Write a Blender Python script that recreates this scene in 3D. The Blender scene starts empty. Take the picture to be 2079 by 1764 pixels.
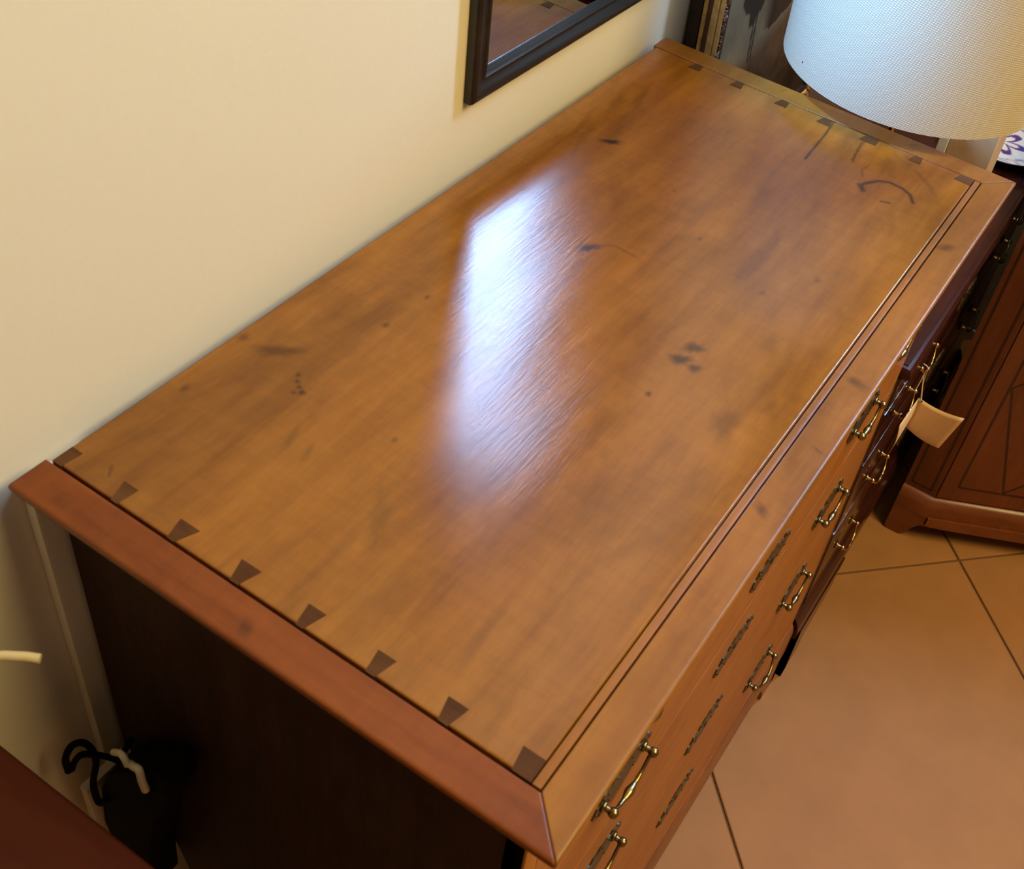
import bpy, bmesh, math, random
import numpy as np
from mathutils import Matrix, Vector, noise as mnoise

S = bpy.context.scene
COL = S.collection

# ------------------------------------------------------------------ camera
# world: x along the wall, wall plane y = 0 (room is y < 0), floor z = 0
IMW, IMH = 2079, 1764
FPX, PPX, PPY = 2361.02, 1225.30, 735.06
cam_d = bpy.data.cameras.new('camera')
cam = bpy.data.objects.new('camera', cam_d)
COL.objects.link(cam)
RX = Vector((0.520461, -0.842290, 0.140244))
RD = Vector((-0.518928, -0.442434, -0.731414))
RF = Vector((0.678111, 0.307896, -0.667357))
CAMPOS = Vector((-0.288976, -0.561466, 1.662086))
m3 = Matrix((RX, -RD, -RF)).transposed()
cam.matrix_world = Matrix.Translation(CAMPOS) @ m3.to_4x4()
cam_d.sensor_fit = 'HORIZONTAL'
cam_d.sensor_width = 36.0
cam_d.lens = 36.0 * FPX / IMW
cam_d.shift_x = (IMW / 2 - PPX) / IMW
cam_d.shift_y = (PPY - IMH / 2) / IMW
cam_d.clip_start = 0.02
cam_d.dof.use_dof = True
cam_d.dof.focus_distance = 1.38
cam_d.dof.aperture_fstop = 14.0
S.camera = cam

# ------------------------------------------------------------------ light and exposure
W = bpy.data.worlds.new('world')
S.world = W
W.use_nodes = True
W.node_tree.nodes['Background'].inputs[0].default_value = (1.0, 0.86, 0.66, 1)
W.node_tree.nodes['Background'].inputs[1].default_value = 0.05
S.view_settings.view_transform = 'Standard'
S.view_settings.look = 'None'
S.view_settings.exposure = 0.0
S.view_settings.gamma = 1.0
S.view_settings.use_curve_mapping = False
try:
    S.cycles.caustics_reflective = False
    S.cycles.caustics_refractive = False
except Exception:
    pass

def area(name, loc, target, size, power, col, sy=None):
    d = bpy.data.lights.new(name, 'AREA')
    d.energy = power
    d.color = col
    d.size = size
    if sy:
        d.shape = 'RECTANGLE'
        d.size_y = sy
    o = bpy.data.objects.new(name, d)
    COL.objects.link(o)
    o.location = loc
    o.rotation_euler = (Vector(target) - Vector(loc)).to_track_quat('-Z', 'Y').to_euler()
    return o

WARM = (1.0, 0.755, 0.29)
area('ceiling_light_key', (0.62, -2.0, 3.30), (0.45, 0.0, 1.1), 1.2, 88, WARM)
area('ceiling_light_fill', (0.9, -1.5, 3.35), (0.7, -0.8, 0.3), 0.5, 6, WARM)
WINDOW_L = 62.0      # daylight seen through the tall window at the far end
# added cool light, no known fixture: stands in for bluish light on the lampshade
sd = bpy.data.lights.new('lampshade_cool_fill', 'SPOT')
sd.energy = 165
sd.color = (0.27, 0.58, 1.0)
sd.spot_size = math.radians(20)
sd.spot_blend = 0.85
sd.shadow_soft_size = 0.06
sp = bpy.data.objects.new('lampshade_cool_fill', sd)
COL.objects.link(sp)
sp.location = (0.28, -0.03, 2.02)
sp.rotation_euler = (Vector((0.92, -0.205, 1.21)) - Vector(sp.location)).to_track_quat('-Z', 'Y').to_euler()

# ------------------------------------------------------------------ helpers
def link(name, me, mat=None, parent=None, loc=(0, 0, 0)):
    o = bpy.data.objects.new(name, me)
    COL.objects.link(o)
    if mat is not None:
        me.materials.append(mat)
    o.location = loc
    if parent is not None:
        o.parent = parent
    return o

def thing(name, label, cat, loc=(0, 0, 0), rot=(0, 0, 0), group=None):
    o = bpy.data.objects.new(name, None)
    o.empty_display_size = 0.05
    COL.objects.link(o)
    o.location = loc
    o.rotation_euler = rot
    tag(o, label, cat, group)
    return o

def tag(o, label, cat, group=None):
    o['label'] = label
    o['category'] = cat
    if group:
        o['group'] = group
    return o

def struct(o):
    o['kind'] = 'structure'
    return o

def bm_mesh(bm, name, smooth=False, angle=None):
    me = bpy.data.meshes.new(name)
    bmesh.ops.recalc_face_normals(bm, faces=bm.faces[:])
    bm.to_mesh(me)
    bm.free()
    if smooth:
        for p in me.polygons:
            p.use_smooth = True
        if angle:
            try:
                me.set_sharp_from_angle(angle=math.radians(angle))
            except Exception:
                pass
    return me

def off(vs, root):
    if root is None:
        return vs
    l = root.location
    return [(v[0] - l.x, v[1] - l.y, v[2] - l.z) for v in vs]

def add_box(bm, lo, hi, bev=0.0, seg=2):
    vs = [bm.verts.new((x, y, z)) for x in (lo[0], hi[0]) for y in (lo[1], hi[1]) for z in (lo[2], hi[2])]
    f = [(0, 1, 3, 2), (4, 6, 7, 5), (0, 4, 5, 1), (2, 3, 7, 6), (0, 2, 6, 4), (1, 5, 7, 3)]
    fs = [bm.faces.new([vs[i] for i in q]) for q in f]
    if bev > 0:
        es = list({e for fc in fs for e in fc.edges})
        bmesh.ops.bevel(bm, geom=es, offset=bev, segments=seg, profile=0.6, affect='EDGES')
    return vs

def box(name, lo, hi, mat, root=None, bev=0.0, seg=2, parent=None):
    """box in world coordinates; root gives the thing's origin, parent the object it hangs under"""
    l = root.location if root is not None else Vector((0, 0, 0))
    bm = bmesh.new()
    add_box(bm, [lo[i] - l[i] for i in range(3)], [hi[i] - l[i] for i in range(3)], bev, seg)
    return link(name, bm_mesh(bm, name, bev > 0, 40), mat, parent if parent is not None else root)

def prism_bm(bm, poly, a, b, axis='z'):
    """extrude a 2d polygon between a and b along an axis"""
    def P(u, v, w):
        return {'z': (u, v, w), 'y': (u, w, v), 'x': (w, u, v)}[axis]
    lo = [bm.verts.new(P(u, v, a)) for u, v in poly]
    hi = [bm.verts.new(P(u, v, b)) for u, v in poly]
    n = len(poly)
    bm.faces.new(lo)
    bm.faces.new(hi)
    for i in range(n):
        bm.faces.new((lo[i], lo[(i + 1) % n], hi[(i + 1) % n], hi[i]))

def prism(name, poly, a, b, axis, mat, root=None, bev=0.0, parent=None):
    bm = bmesh.new()
    prism_bm(bm, poly, a, b, axis)
    if bev > 0:
        bmesh.ops.bevel(bm, geom=bm.edges[:], offset=bev, segments=2, profile=0.6, affect='EDGES')
    if root is not None:
        bmesh.ops.translate(bm, verts=bm.verts[:], vec=-root.location)
    return link(name, bm_mesh(bm, name, bev > 0, 40), mat, parent if parent is not None else root)

def tube_bm(bm, pts, rad, n=8, caps=True):
    pts = [Vector(p) for p in pts]
    if not isinstance(rad, (list, tuple)):
        rad = [rad] * len(pts)
    rings = []
    prev = None
    for i, p in enumerate(pts):
        t = (pts[min(i + 1, len(pts) - 1)] - pts[max(i - 1, 0)]).normalized()
        if prev is None:
            a = Vector((0, 0, 1)) if abs(t.z) < 0.9 else Vector((1, 0, 0))
            u = t.cross(a).normalized()
        else:
            u = (prev - t * prev.dot(t)).normalized()
        prev = u
        v = t.cross(u)
        rings.append([bm.verts.new(p + (u * math.cos(2 * math.pi * k / n) + v * math.sin(2 * math.pi * k / n)) * rad[i]) for k in range(n)])
    for r0, r1 in zip(rings, rings[1:]):
        for k in range(n):
            bm.faces.new((r0[k], r0[(k + 1) % n], r1[(k + 1) % n], r1[k]))
    if caps:
        bm.faces.new(rings[0])
        bm.faces.new(rings[-1])

def spline(ctrl, n=8):
    """Catmull-Rom through the control points"""
    P = [Vector(c) for c in ctrl]
    P = [P[0] * 2 - P[1]] + P + [P[-1] * 2 - P[-2]]
    out = []
    for i in range(1, len(P) - 2):
        for k in range(n):
            t = k / n
            a, b, c, d = P[i - 1], P[i], P[i + 1], P[i + 2]
            out.append(0.5 * ((2 * b) + (c - a) * t + (2 * a - 5 * b + 4 * c - d) * t * t + (3 * b - a - 3 * c + d) * t ** 3))
    out.append(P[-2])
    return out

def tube(name, pts, rad, mat, root=None, n=8, parent=None):
    bm = bmesh.new()
    tube_bm(bm, pts, rad, n)
    if root is not None:
        bmesh.ops.translate(bm, verts=bm.verts[:], vec=-root.location)
    return link(name, bm_mesh(bm, name, True, 60), mat, parent if parent is not None else root)

def lathe_bm(bm, prof, n=32, c=(0, 0, 0), closed=False):
    rings = []
    for r, z in prof:
        if r < 1e-6:
            rings.append([bm.verts.new((c[0], c[1], c[2] + z))])
        else:
            rings.append([bm.verts.new((c[0] + r * math.cos(2 * math.pi * k / n), c[1] + r * math.sin(2 * math.pi * k / n), c[2] + z)) for k in range(n)])
    pairs = list(zip(rings, rings[1:]))
    if closed:
        pairs.append((rings[-1], rings[0]))
    for a, b in pairs:
        for k in range(n):
            q = []
            for v in (a[k % len(a)], a[(k + 1) % len(a)], b[(k + 1) % len(b)], b[k % len(b)]):
                if v not in q:
                    q.append(v)
            if len(q) > 2:
                bm.faces.new(q)

def lathe(name, prof, mat, root=None, n=32, c=(0, 0, 0), closed=False, parent=None):
    bm = bmesh.new()
    lathe_bm(bm, prof, n, c, closed)
    return link(name, bm_mesh(bm, name, True, 35), mat, parent if parent is not None else root)

def add_sphere(bm, c, r, u=10, v=8, sc=(1, 1, 1)):
    bmesh.ops.create_uvsphere(bm, u_segments=u, v_segments=v, radius=1.0,
                              matrix=Matrix.Translation(c) @ Matrix.Diagonal((r * sc[0], r * sc[1], r * sc[2], 1)))

def dup(o, parent, loc=None):
    c = o.copy()
    COL.objects.link(c)
    c.parent = parent
    if loc is not None:
        c.location = loc
    return c

# ------------------------------------------------------------------ materials
def new_mat(name):
    m = bpy.data.materials.new(name)
    m.use_nodes = True
    nt = m.node_tree
    return m, nt, nt.nodes['Principled BSDF']

def N(nt, t, **kw):
    n = nt.nodes.new(t)
    for k, v in kw.items():
        if k.startswith('i_'):
            n.inputs[int(k[2:])].default_value = v
        else:
            setattr(n, k, v)
    return n

def ramp(nt, stops, fac):
    r = nt.nodes.new('ShaderNodeValToRGB')
    e = r.color_ramp.elements
    while len(e) < len(stops):
        e.new(0.5)
    for i, (p, c) in enumerate(stops):
        e[i].position = p
        e[i].color = (c[0], c[1], c[2], 1)
    nt.links.new(fac, r.inputs[0])
    return r

def mapping(nt, scale, coord='Object', rot=(0, 0, 0), loc=(0, 0, 0)):
    tc = N(nt, 'ShaderNodeTexCoord')
    mp = N(nt, 'ShaderNodeMapping')
    mp.inputs['Scale'].default_value = scale
    mp.inputs['Rotation'].default_value = rot
    mp.inputs['Location'].default_value = loc
    nt.links.new(tc.outputs[coord], mp.inputs[0])
    return mp.outputs[0]

def noise_tex(nt, vec, scale, detail=4, rough=0.55, dist=0.0):
    n = N(nt, 'ShaderNodeTexNoise')
    n.inputs['Scale'].default_value = scale
    n.inputs['Detail'].default_value = detail
    n.inputs['Roughness'].default_value = rough
    n.inputs['Distortion'].default_value = dist
    nt.links.new(vec, n.inputs['Vector'])
    return n.outputs[0]

def mix_col(nt, a, b, fac, mode='MIX'):
    m = N(nt, 'ShaderNodeMix', data_type='RGBA', blend_type=mode)
    for sock, v in ((m.inputs[0], fac), (m.inputs[6], a), (m.inputs[7], b)):
        if hasattr(v, 'is_output') or isinstance(v, bpy.types.NodeSocket):
            nt.links.new(v, sock)
        elif isinstance(v, (int, float)):
            sock.default_value = v
        else:
            sock.default_value = (v[0], v[1], v[2], 1)
    return m.outputs[2]

def srgb(r, g, b):
    f = lambda c: (c / 255 / 12.92) if c / 255 <= 0.04045 else ((c / 255 + 0.055) / 1.055) ** 2.4
    return (f(r), f(g), f(b))

def wood(name, dark, mid, light, axis='x', rough=0.3, ior=1.5, stain=False, blotch=1.0, stain_col=(0.022, 0.007, 0.003), bump=0.15, spec=0.5, aniso=0.0):
    m, nt, b = new_mat(name)
    st = {'x': (1.0, 9.0, 9.0), 'y': (9.0, 1.0, 9.0), 'z': (9.0, 9.0, 1.0)}[axis]
    v1 = mapping(nt, st)
    v0 = mapping(nt, {'x': (0.55, 1, 1), 'y': (1, 0.55, 1), 'z': (1, 1, 0.55)}[axis])
    vc = mapping(nt, {'x': (7, 1, 1), 'y': (1, 7, 1), 'z': (1, 1, 7)}[axis])
    big = noise_tex(nt, v0, 7.0, 5, 0.6, 0.6)
    grain = noise_tex(nt, v1, 5.0, 6, 0.6, 0.35)
    fine = noise_tex(nt, v1, 32.0, 4, 0.7, 0.2)
    cross = noise_tex(nt, vc, 16.0, 3, 0.6, 0.2)
    c = ramp(nt, [(0.25, dark), (0.5, mid), (0.75, light)], grain).outputs[0]
    bl = ramp(nt, [(0.32, (0.62, 0.58, 0.52)), (0.52, (1, 1, 1)), (0.75, (1.18, 1.16, 1.1))], big).outputs[0]
    c = mix_col(nt, c, bl, 0.75 * blotch, 'MULTIPLY')
    vm = mapping(nt, {'x': (0.4, 1, 1), 'y': (1, 0.4, 1), 'z': (1, 1, 0.4)}[axis], loc=(3.1, 1.7, 0.4))
    cloud = noise_tex(nt, vm, 26.0, 4, 0.62, 0.8)
    cl = ramp(nt, [(0.33, (0.80, 0.74, 0.66)), (0.52, (1, 1, 1)), (0.72, (1.14, 1.17, 1.16))], cloud).outputs[0]
    c = mix_col(nt, c, cl, 0.6 * blotch, 'MULTIPLY')
    fl = ramp(nt, [(0.3, (0.78, 0.75, 0.7)), (0.6, (1.06, 1.06, 1.06))], fine).outputs[0]
    c = mix_col(nt, c, fl, 0.3, 'MULTIPLY')
    cr = ramp(nt, [(0.35, (0.8, 0.78, 0.74)), (0.6, (1.08, 1.08, 1.08))], cross).outputs[0]
    c = mix_col(nt, c, cr, 0.28 * blotch, 'MULTIPLY')
    if stain:
        at = N(nt, 'ShaderNodeAttribute', attribute_name='stain')
        c = mix_col(nt, c, stain_col, at.outputs['Fac'])
    nt.links.new(c, b.inputs['Base Color'])
    b.inputs['IOR'].default_value = ior
    b.inputs['Specular IOR Level'].default_value = spec
    rr = N(nt, 'ShaderNodeMapRange')
    rr.inputs['To Min'].default_value = rough * 0.8
    rr.inputs['To Max'].default_value = rough * 1.3
    nt.links.new(fine, rr.inputs[0])
    nt.links.new(rr.outputs[0], b.inputs['Roughness'])
    if bump:
        bp = N(nt, 'ShaderNodeBump')
        bp.inputs['Strength'].default_value = bump
        bp.inputs['Distance'].default_value = 0.0006
        nt.links.new(fine, bp.inputs['Height'])
        nt.links.new(bp.outputs[0], b.inputs['Normal'])
    return m

def plain(name, col, rough=0.5, metal=0.0, bump=0.0, bscale=60.0, var=0.0, spec=0.5):
    m, nt, b = new_mat(name)
    v = mapping(nt, (1, 1, 1))
    n = noise_tex(nt, v, bscale, 4, 0.6)
    c = ramp(nt, [(0.3, tuple(x * (1 - var) for x in col)), (0.7, tuple(x * (1 + var) for x in col))], n).outputs[0]
    nt.links.new(c, b.inputs['Base Color'])
    b.inputs['Roughness'].default_value = rough
    b.inputs['Metallic'].default_value = metal
    b.inputs['Specular IOR Level'].default_value = spec
    if bump:
        bp = N(nt, 'ShaderNodeBump')
        bp.inputs['Strength'].default_value = bump
        bp.inputs['Distance'].default_value = 0.001
        nt.links.new(n, bp.inputs['Height'])
        nt.links.new(bp.outputs[0], b.inputs['Normal'])
    return m

def emit(name, col, strength):
    m = bpy.data.materials.new(name)
    m.use_nodes = True
    nt = m.node_tree
    nt.nodes.clear()
    e = nt.nodes.new('ShaderNodeEmission')
    e.inputs[0].default_value = (*col, 1)
    e.inputs[1].default_value = strength
    o = nt.nodes.new('ShaderNodeOutputMaterial')
    nt.links.new(e.outputs[0], o.inputs[0])
    return m

def attr_mat(name, rough=0.5, spec=0.5):
    m, nt, b = new_mat(name)
    at = N(nt, 'ShaderNodeAttribute', attribute_name='paint')
    n = noise_tex(nt, mapping(nt, (1, 1, 1)), 90.0, 4, 0.6)
    r = ramp(nt, [(0.3, (0.85, 0.85, 0.85)), (0.7, (1.1, 1.1, 1.1))], n).outputs[0]
    c = mix_col(nt, at.outputs['Color'], r, 0.6, 'MULTIPLY')
    nt.links.new(c, b.inputs['Base Color'])
    b.inputs['Roughness'].default_value = rough
    b.inputs['Specular IOR Level'].default_value = spec
    return m

M = {}
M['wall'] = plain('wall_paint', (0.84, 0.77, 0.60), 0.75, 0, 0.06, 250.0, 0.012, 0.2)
M['wall_dim'] = plain('low_bounce_wall', (0.34, 0.27, 0.19), 0.8, 0, 0.06, 250.0, 0.02, 0.2)  # unseen walls, and the ceiling below, coloured darker to cut bounce light
M['ceiling'] = plain('ceiling_paint', (0.55, 0.50, 0.42), 0.85, 0, 0, 20, 0.01)
M['tile'] = plain('floor_tile_glaze', (0.44, 0.20, 0.068), 0.55, 0, 0.05, 9.0, 0.08, 0.22)
M['grout'] = plain('grout', (0.16, 0.09, 0.045), 0.9, 0, 0.1, 80, 0.1)
M['top'] = wood('honey_top_wood', (0.215, 0.074, 0.007), (0.28, 0.103, 0.011), (0.34, 0.135, 0.017), 'x', 0.17, 1.5, True)
M['mould'] = wood('honey_moulding_wood', (0.23, 0.082, 0.009), (0.29, 0.108, 0.013), (0.34, 0.135, 0.018), 'x', 0.3, 1.42, True)
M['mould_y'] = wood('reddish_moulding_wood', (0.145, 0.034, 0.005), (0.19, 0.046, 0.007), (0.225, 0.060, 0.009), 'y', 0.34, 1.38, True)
M['pin'] = wood('dark_end_grain', (0.065, 0.025, 0.009), (0.095, 0.038, 0.013), (0.125, 0.052, 0.02), 'y', 0.5, 1.3, spec=0.25)
M['front'] = wood('honey_front_wood', (0.37, 0.12, 0.020), (0.44, 0.15, 0.026), (0.49, 0.175, 0.032), 'x', 0.42, 1.38, blotch=0.6)
M['rail'] = wood('reddish_rail_wood', (0.21, 0.07, 0.018), (0.27, 0.09, 0.024), (0.32, 0.11, 0.03), 'x', 0.35)
M['strip'] = wood('edge_strip_wood', (0.24, 0.085, 0.015), (0.30, 0.11, 0.02), (0.36, 0.135, 0.026), 'x', 0.3)
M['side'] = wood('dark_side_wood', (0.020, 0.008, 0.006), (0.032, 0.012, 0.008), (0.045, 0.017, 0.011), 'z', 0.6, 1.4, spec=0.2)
M['gap'] = plain('dark_gap', (0.02, 0.01, 0.006), 0.9)
M['mahog'] = wood('dark_mahogany', (0.022, 0.006, 0.005), (0.045, 0.011, 0.009), (0.070, 0.016, 0.014), 'x', 0.16, 1.42, blotch=0.5)
M['mahog_z'] = wood('dark_mahogany_side', (0.018, 0.006, 0.005), (0.03, 0.009, 0.007), (0.05, 0.014, 0.011), 'z', 0.25, 1.5, blotch=0.5)
M['cab'] = wood('red_cabinet_wood', (0.13, 0.032, 0.011), (0.17, 0.042, 0.014), (0.21, 0.056, 0.019), 'z', 0.3, 1.5, blotch=0.6)
M['cab_h'] = wood('red_cabinet_moulding', (0.17, 0.045, 0.015), (0.22, 0.062, 0.020), (0.27, 0.08, 0.027), 'y', 0.28, 1.5, blotch=0.5)
M['inlay'] = plain('dark_inlay', (0.04, 0.010, 0.006), 0.35, 0, 0, 50, 0.2)
M['redtop'] = wood('red_table_wood', (0.050, 0.008, 0.0035), (0.066, 0.011, 0.0045), (0.085, 0.015, 0.006), 'y', 0.5, 1.3, blotch=0.4)
M['brass'] = plain('aged_brass', (0.36, 0.27, 0.12), 0.28, 1.0, 0.1, 300, 0.2)
M['brass_dark'] = plain('tarnished_brass', (0.15, 0.115, 0.06), 0.42, 1.0, 0.25, 200, 0.35)
M['brass_br'] = plain('polished_brass', (0.75, 0.50, 0.18), 0.18, 1.0)
M['ebony'] = wood('ebonised_frame', (0.010, 0.008, 0.007), (0.016, 0.012, 0.010), (0.026, 0.020, 0.016), 'x', 0.28, 1.5, blotch=0.5)
M['gold'] = plain('gilding', (0.84, 0.48, 0.14), 0.45, 0.12, 0.25, 120, 0.2)
M['gilt_dark'] = plain('worn_gilt_ornament', (0.26, 0.12, 0.06), 0.25, 0.35, 0.3, 150, 0.4)
M['brown_edge'] = plain('brown_frame_edge', (0.14, 0.05, 0.022), 0.5, 0, 0.1, 60, 0.25)
M['brown_dark'] = plain('dark_panel_edge', (0.045, 0.024, 0.014), 0.6, 0, 0.1, 60, 0.25)
M['black'] = plain('black_plastic', (0.003, 0.003, 0.0035), 0.7, 0, 0.05, 80, 0.2, 0.06)
M['liner'] = plain('black_slip', (0.022, 0.018, 0.016), 0.5, 0, 0.3, 120, 0.3)
M['white_pl'] = plain('white_plastic', (0.70, 0.62, 0.48), 0.4)
M['grey_pl'] = plain('grey_plastic', (0.42, 0.45, 0.50), 0.4)
M['paper'] = plain('buff_paper', (0.80, 0.53, 0.28), 0.8, 0, 0.05, 150, 0.04)
M['string'] = plain('cotton_string', (0.66, 0.48, 0.27), 0.9)
M['cream'] = plain('cream_enamel', (0.66, 0.55, 0.32), 0.35)
M['tan'] = plain('tan_cover', (0.62, 0.40, 0.23), 0.7, 0, 0.05, 90, 0.05)
M['white_edge'] = plain('white_edge', (0.78, 0.76, 0.74), 0.6)
M['frame_paint'] = plain('window_frame_paint', (0.75, 0.72, 0.66), 0.5)
M['canvas'] = attr_mat('landscape_painting', 0.38)
M['china'] = attr_mat('painted_porcelain', 0.12)
M['sky1'] = emit('daylight_pane', (0.36, 0.60, 1.0), WINDOW_L)

def mirror_mat():
    m, nt, b = new_mat('old_mirror_glass')
    n = noise_tex(nt, mapping(nt, (1, 1, 1)), 5.0, 3)
    c = ramp(nt, [(0.3, (0.62, 0.66, 0.70)), (0.7, (0.67, 0.70, 0.74))], n).outputs[0]
    nt.links.new(c, b.inputs['Base Color'])
    b.inputs['Metallic'].default_value = 1.0
    b.inputs['Roughness'].default_value = 0.0
    return m
M['mirror'] = mirror_mat()

def linen_mat():
    m, nt, b = new_mat('woven_linen')
    uv = N(nt, 'ShaderNodeUVMap')
    uv.uv_map = 'UVMap'
    def wave(rot, sc):
        mp = N(nt, 'ShaderNodeMapping')
        mp.inputs['Rotation'].default_value = (0, 0, rot)
        nt.links.new(uv.outputs[0], mp.inputs[0])
        w = N(nt, 'ShaderNodeTexWave', wave_type='BANDS', bands_direction='X')
        w.inputs['Scale'].default_value = sc
        w.inputs['Distortion'].default_value = 0.6
        w.inputs['Detail'].default_value = 1.0
        nt.links.new(mp.outputs[0], w.inputs['Vector'])
        return w.outputs['Fac']
    a = wave(math.radians(18), 105.0)
    d = wave(math.radians(102), 130.0)
    mul = N(nt, 'ShaderNodeMath', operation='MULTIPLY')
    nt.links.new(a, mul.inputs[0])
    nt.links.new(d, mul.inputs[1])
    c = ramp(nt, [(0.0, (0.60, 0.53, 0.43)), (0.55, (0.86, 0.80, 0.70))], mul.outputs[0]).outputs[0]
    nt.links.new(c, b.inputs['Base Color'])
    b.inputs['Roughness'].default_value = 0.9
    b.inputs['Specular IOR Level'].default_value = 0.1
    bp = N(nt, 'ShaderNodeBump')
    bp.inputs['Strength'].default_value = 0.35
    bp.inputs['Distance'].default_value = 0.0006
    nt.links.new(mul.outputs[0], bp.inputs['Height'])
    nt.links.new(bp.outputs[0], b.inputs['Normal'])
    return m
M['linen'] = linen_mat()

# ------------------------------------------------------------------ the setting
X0, X1, Y0, ZC = -2.7, 2.08, -3.8, 3.45
YW = 0.018            # the wall stands a little behind the chest's back edge
struct(box('wall_back', (X0, YW, 0), (X1, YW + 0.12, ZC), M['wall']))
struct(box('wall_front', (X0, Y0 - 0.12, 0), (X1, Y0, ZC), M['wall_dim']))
struct(box('ceiling', (X0 - 0.12, Y0 - 0.12, ZC), (X1 + 0.12, 0.16, ZC + 0.1), M['ceiling']))

def wall_with_opening(name, x0, x1, oy0, oy1, oz0, oz1):
    bm = bmesh.new()
    add_box(bm, (x0, Y0 - 0.12, 0), (x1, oy0, ZC))
    add_box(bm, (x0, oy1, 0), (x1, 0.148, ZC))
    add_box(bm, (x0, oy0, 0), (x1, oy1, oz0))
    add_box(bm, (x0, oy0, oz1), (x1, oy1, ZC))
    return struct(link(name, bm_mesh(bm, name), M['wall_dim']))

def window(name, x, sgn, oy0, oy1, oz0, oz1, mat):
    """window in a side wall: frame bars in the reveal, daylit pane behind them"""
    bm = bmesh.new()
    t = 0.035
    for lo, hi in (((oy0, oz0), (oy1, oz0 + t)), ((oy0, oz1 - t), (oy1, oz1)), ((oy0, oz0), (oy0 + t, oz1)), ((oy1 - t, oz0), (oy1, oz1))):
        add_box(bm, (min(x, x + sgn * 0.05), lo[0], lo[1]), (max(x, x + sgn * 0.05), hi[0], hi[1]))
    w = struct(link(name, bm_mesh(bm, name), M['frame_paint']))
    bm = bmesh.new()
    add_box(bm, (min(x + sgn * 0.02, x + sgn * 0.026), oy0 + t, oz0 + t), (max(x + sgn * 0.02, x + sgn * 0.026), oy1 - t, oz1 - t))
    p = link('pane', bm_mesh(bm, 'pane'), mat, w)
    return w

WIN1 = (-1.07, -0.765, 1.74, 3.36)
wall_with_opening('wall_right', X1, X1 + 0.12, *WIN1)
window('window_1', X1, 1, *WIN1, M['sky1'])
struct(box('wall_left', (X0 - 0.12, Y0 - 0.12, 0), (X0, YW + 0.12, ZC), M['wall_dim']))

floor = struct(box('floor', (X0, Y0, -0.06), (X1, YW, -0.004), M['grout']))
TS = 0.609
bm = bmesh.new()
h = TS / 2 - 0.0022
add_box(bm, (-h, -h, -0.012), (h, h, 0.0), 0.0015, 1)
tile_me = bm_mesh(bm, 'floor_tile', True, 30)
tile_me.materials.append(M['tile'])
ix, iy = 1.3735, -0.6165
r2 = math.sqrt(0.5)
for i in range(-8, 9):
    for j in range(-8, 9):
        a, b_ = (i + 0.5) * TS, (j + 0.5) * TS
        x = ix + a * r2 - b_ * r2
        y = iy + a * r2 + b_ * r2
        R = TS * r2
        if x - R < X0 - 0.35 or x + R > X1 + 0.35 or y - R < Y0 - 0.35 or y + R > 0.35:
            continue
        o = bpy.data.objects.new('floor_tile', tile_me)
        COL.objects.link(o)
        o.location = (x, y, 0)
        o.rotation_euler = (0, 0, math.pi / 4)
        o.parent = floor

# vertical cable trunking on the wall behind the chest
bm = bmesh.new()
add_box(bm, (0.0165, YW - 0.012, 0.580), (0.072, YW, 0.976), 0.003)
struct(link('trim_1', bm_mesh(bm, 'trim_1', True, 40), M['wall']))

# ------------------------------------------------------------------ honey coloured chest of drawers
ZT = 1.0
L, WD, E, O = 0.9498, 0.46, 0.033, 0.032
YF = -WD + O              # drawer front plane
XL, XR = E, L - E

KNOTS = [(0.689, -0.077, .011, .0045, 1.0, -1.0), (0.512, -0.160, .012, .005, .85, -.6), (0.452, -0.308, .009, .006, .75, -.9), (0.431, -0.306, .010, .006, .8, -.9),
         (0.429, -0.321, .006, .005, .75, -.9), (0.22, -0.043, .018, .006, .6, -.9), (0.214, -0.011, .005, .004, .5, 0), (0.209, -0.074, .0022, .0022, .8, 0),
         (0.203, -0.079, .0022, .0022, .8, 0), (0.199, -0.084, .0022, .0022, .7, 0), (0.196, -0.090, .0032, .0026, .85, 0), (0.192, -0.085, .002, .002, .7, 0),
         (0.375, -0.306, .003, .0025, .7, 0), (0.301, -0.088, .004, .0025, .6, 0), (0.353, -0.091, .003, .002, .6, 0), (0.202, -0.178, .003, .002, .5, 0),
         (0.143, -0.019, .004, .0025, .6, 0), (0.386, -0.373, .018, .010, .35, .2), (0.396, -0.372, .008, .005, .3, .2), (0.136, -0.218, .025, .007, .25, .5),
         (0.154, -0.117, .014, .003, .3, .3), (0.150, -0.137, .010, .0025, .3, .3), (0.501, -0.359, .012, .008, .18, 0), (0.898, -0.35, .016, .010, .3, 0),
         (0.89, -0.278, .026, .012, .35, 0), (0.762, -0.039, .03, .006, .3, .2), (0.793, -0.053, .026, .005, .35, .2), (0.68, -0.05, .03, .005, .25, .2),
         (0.70, -0.034, .025, .004, .25, .2), (0.872, -0.33, .02, .014, .22, .4), (0.845, -0.395, .014, .008, .2, 0), (0.10, -0.335, .03, .004, .2, 0.1),
         (0.565, -0.322, .004, .003, .4, 0), (0.62, -0.355, .005, .003, .35, 0), (0.43, -0.395, .01, .004, .25, 0), (0.60, -0.235, .003, .002, .5, 0),
         (0.655, -0.175, .0025, .002, .5, 0), (0.30, -0.25, .03, .006, .15, 0.1), (0.25, -0.33, .03, .008, .14, 0.1),
         # moulding knots
         (0.509, -0.443, .007, .006, .75, 0), (0.765, -0.437, .012, .004, .6, -.7), (0.321, -0.439, .005, .004, .6, 0), (0.409, -0.449, .0015, .006, .55, 0.3),
         (0.012, -0.21, .004, .005, .5, 0), (0.015, -0.038, .004, .006, .5, 0), (0.936, -0.34, .006, .004, .35, 0), (0.936, -0.17, .004, .003, .4, 0)]
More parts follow.
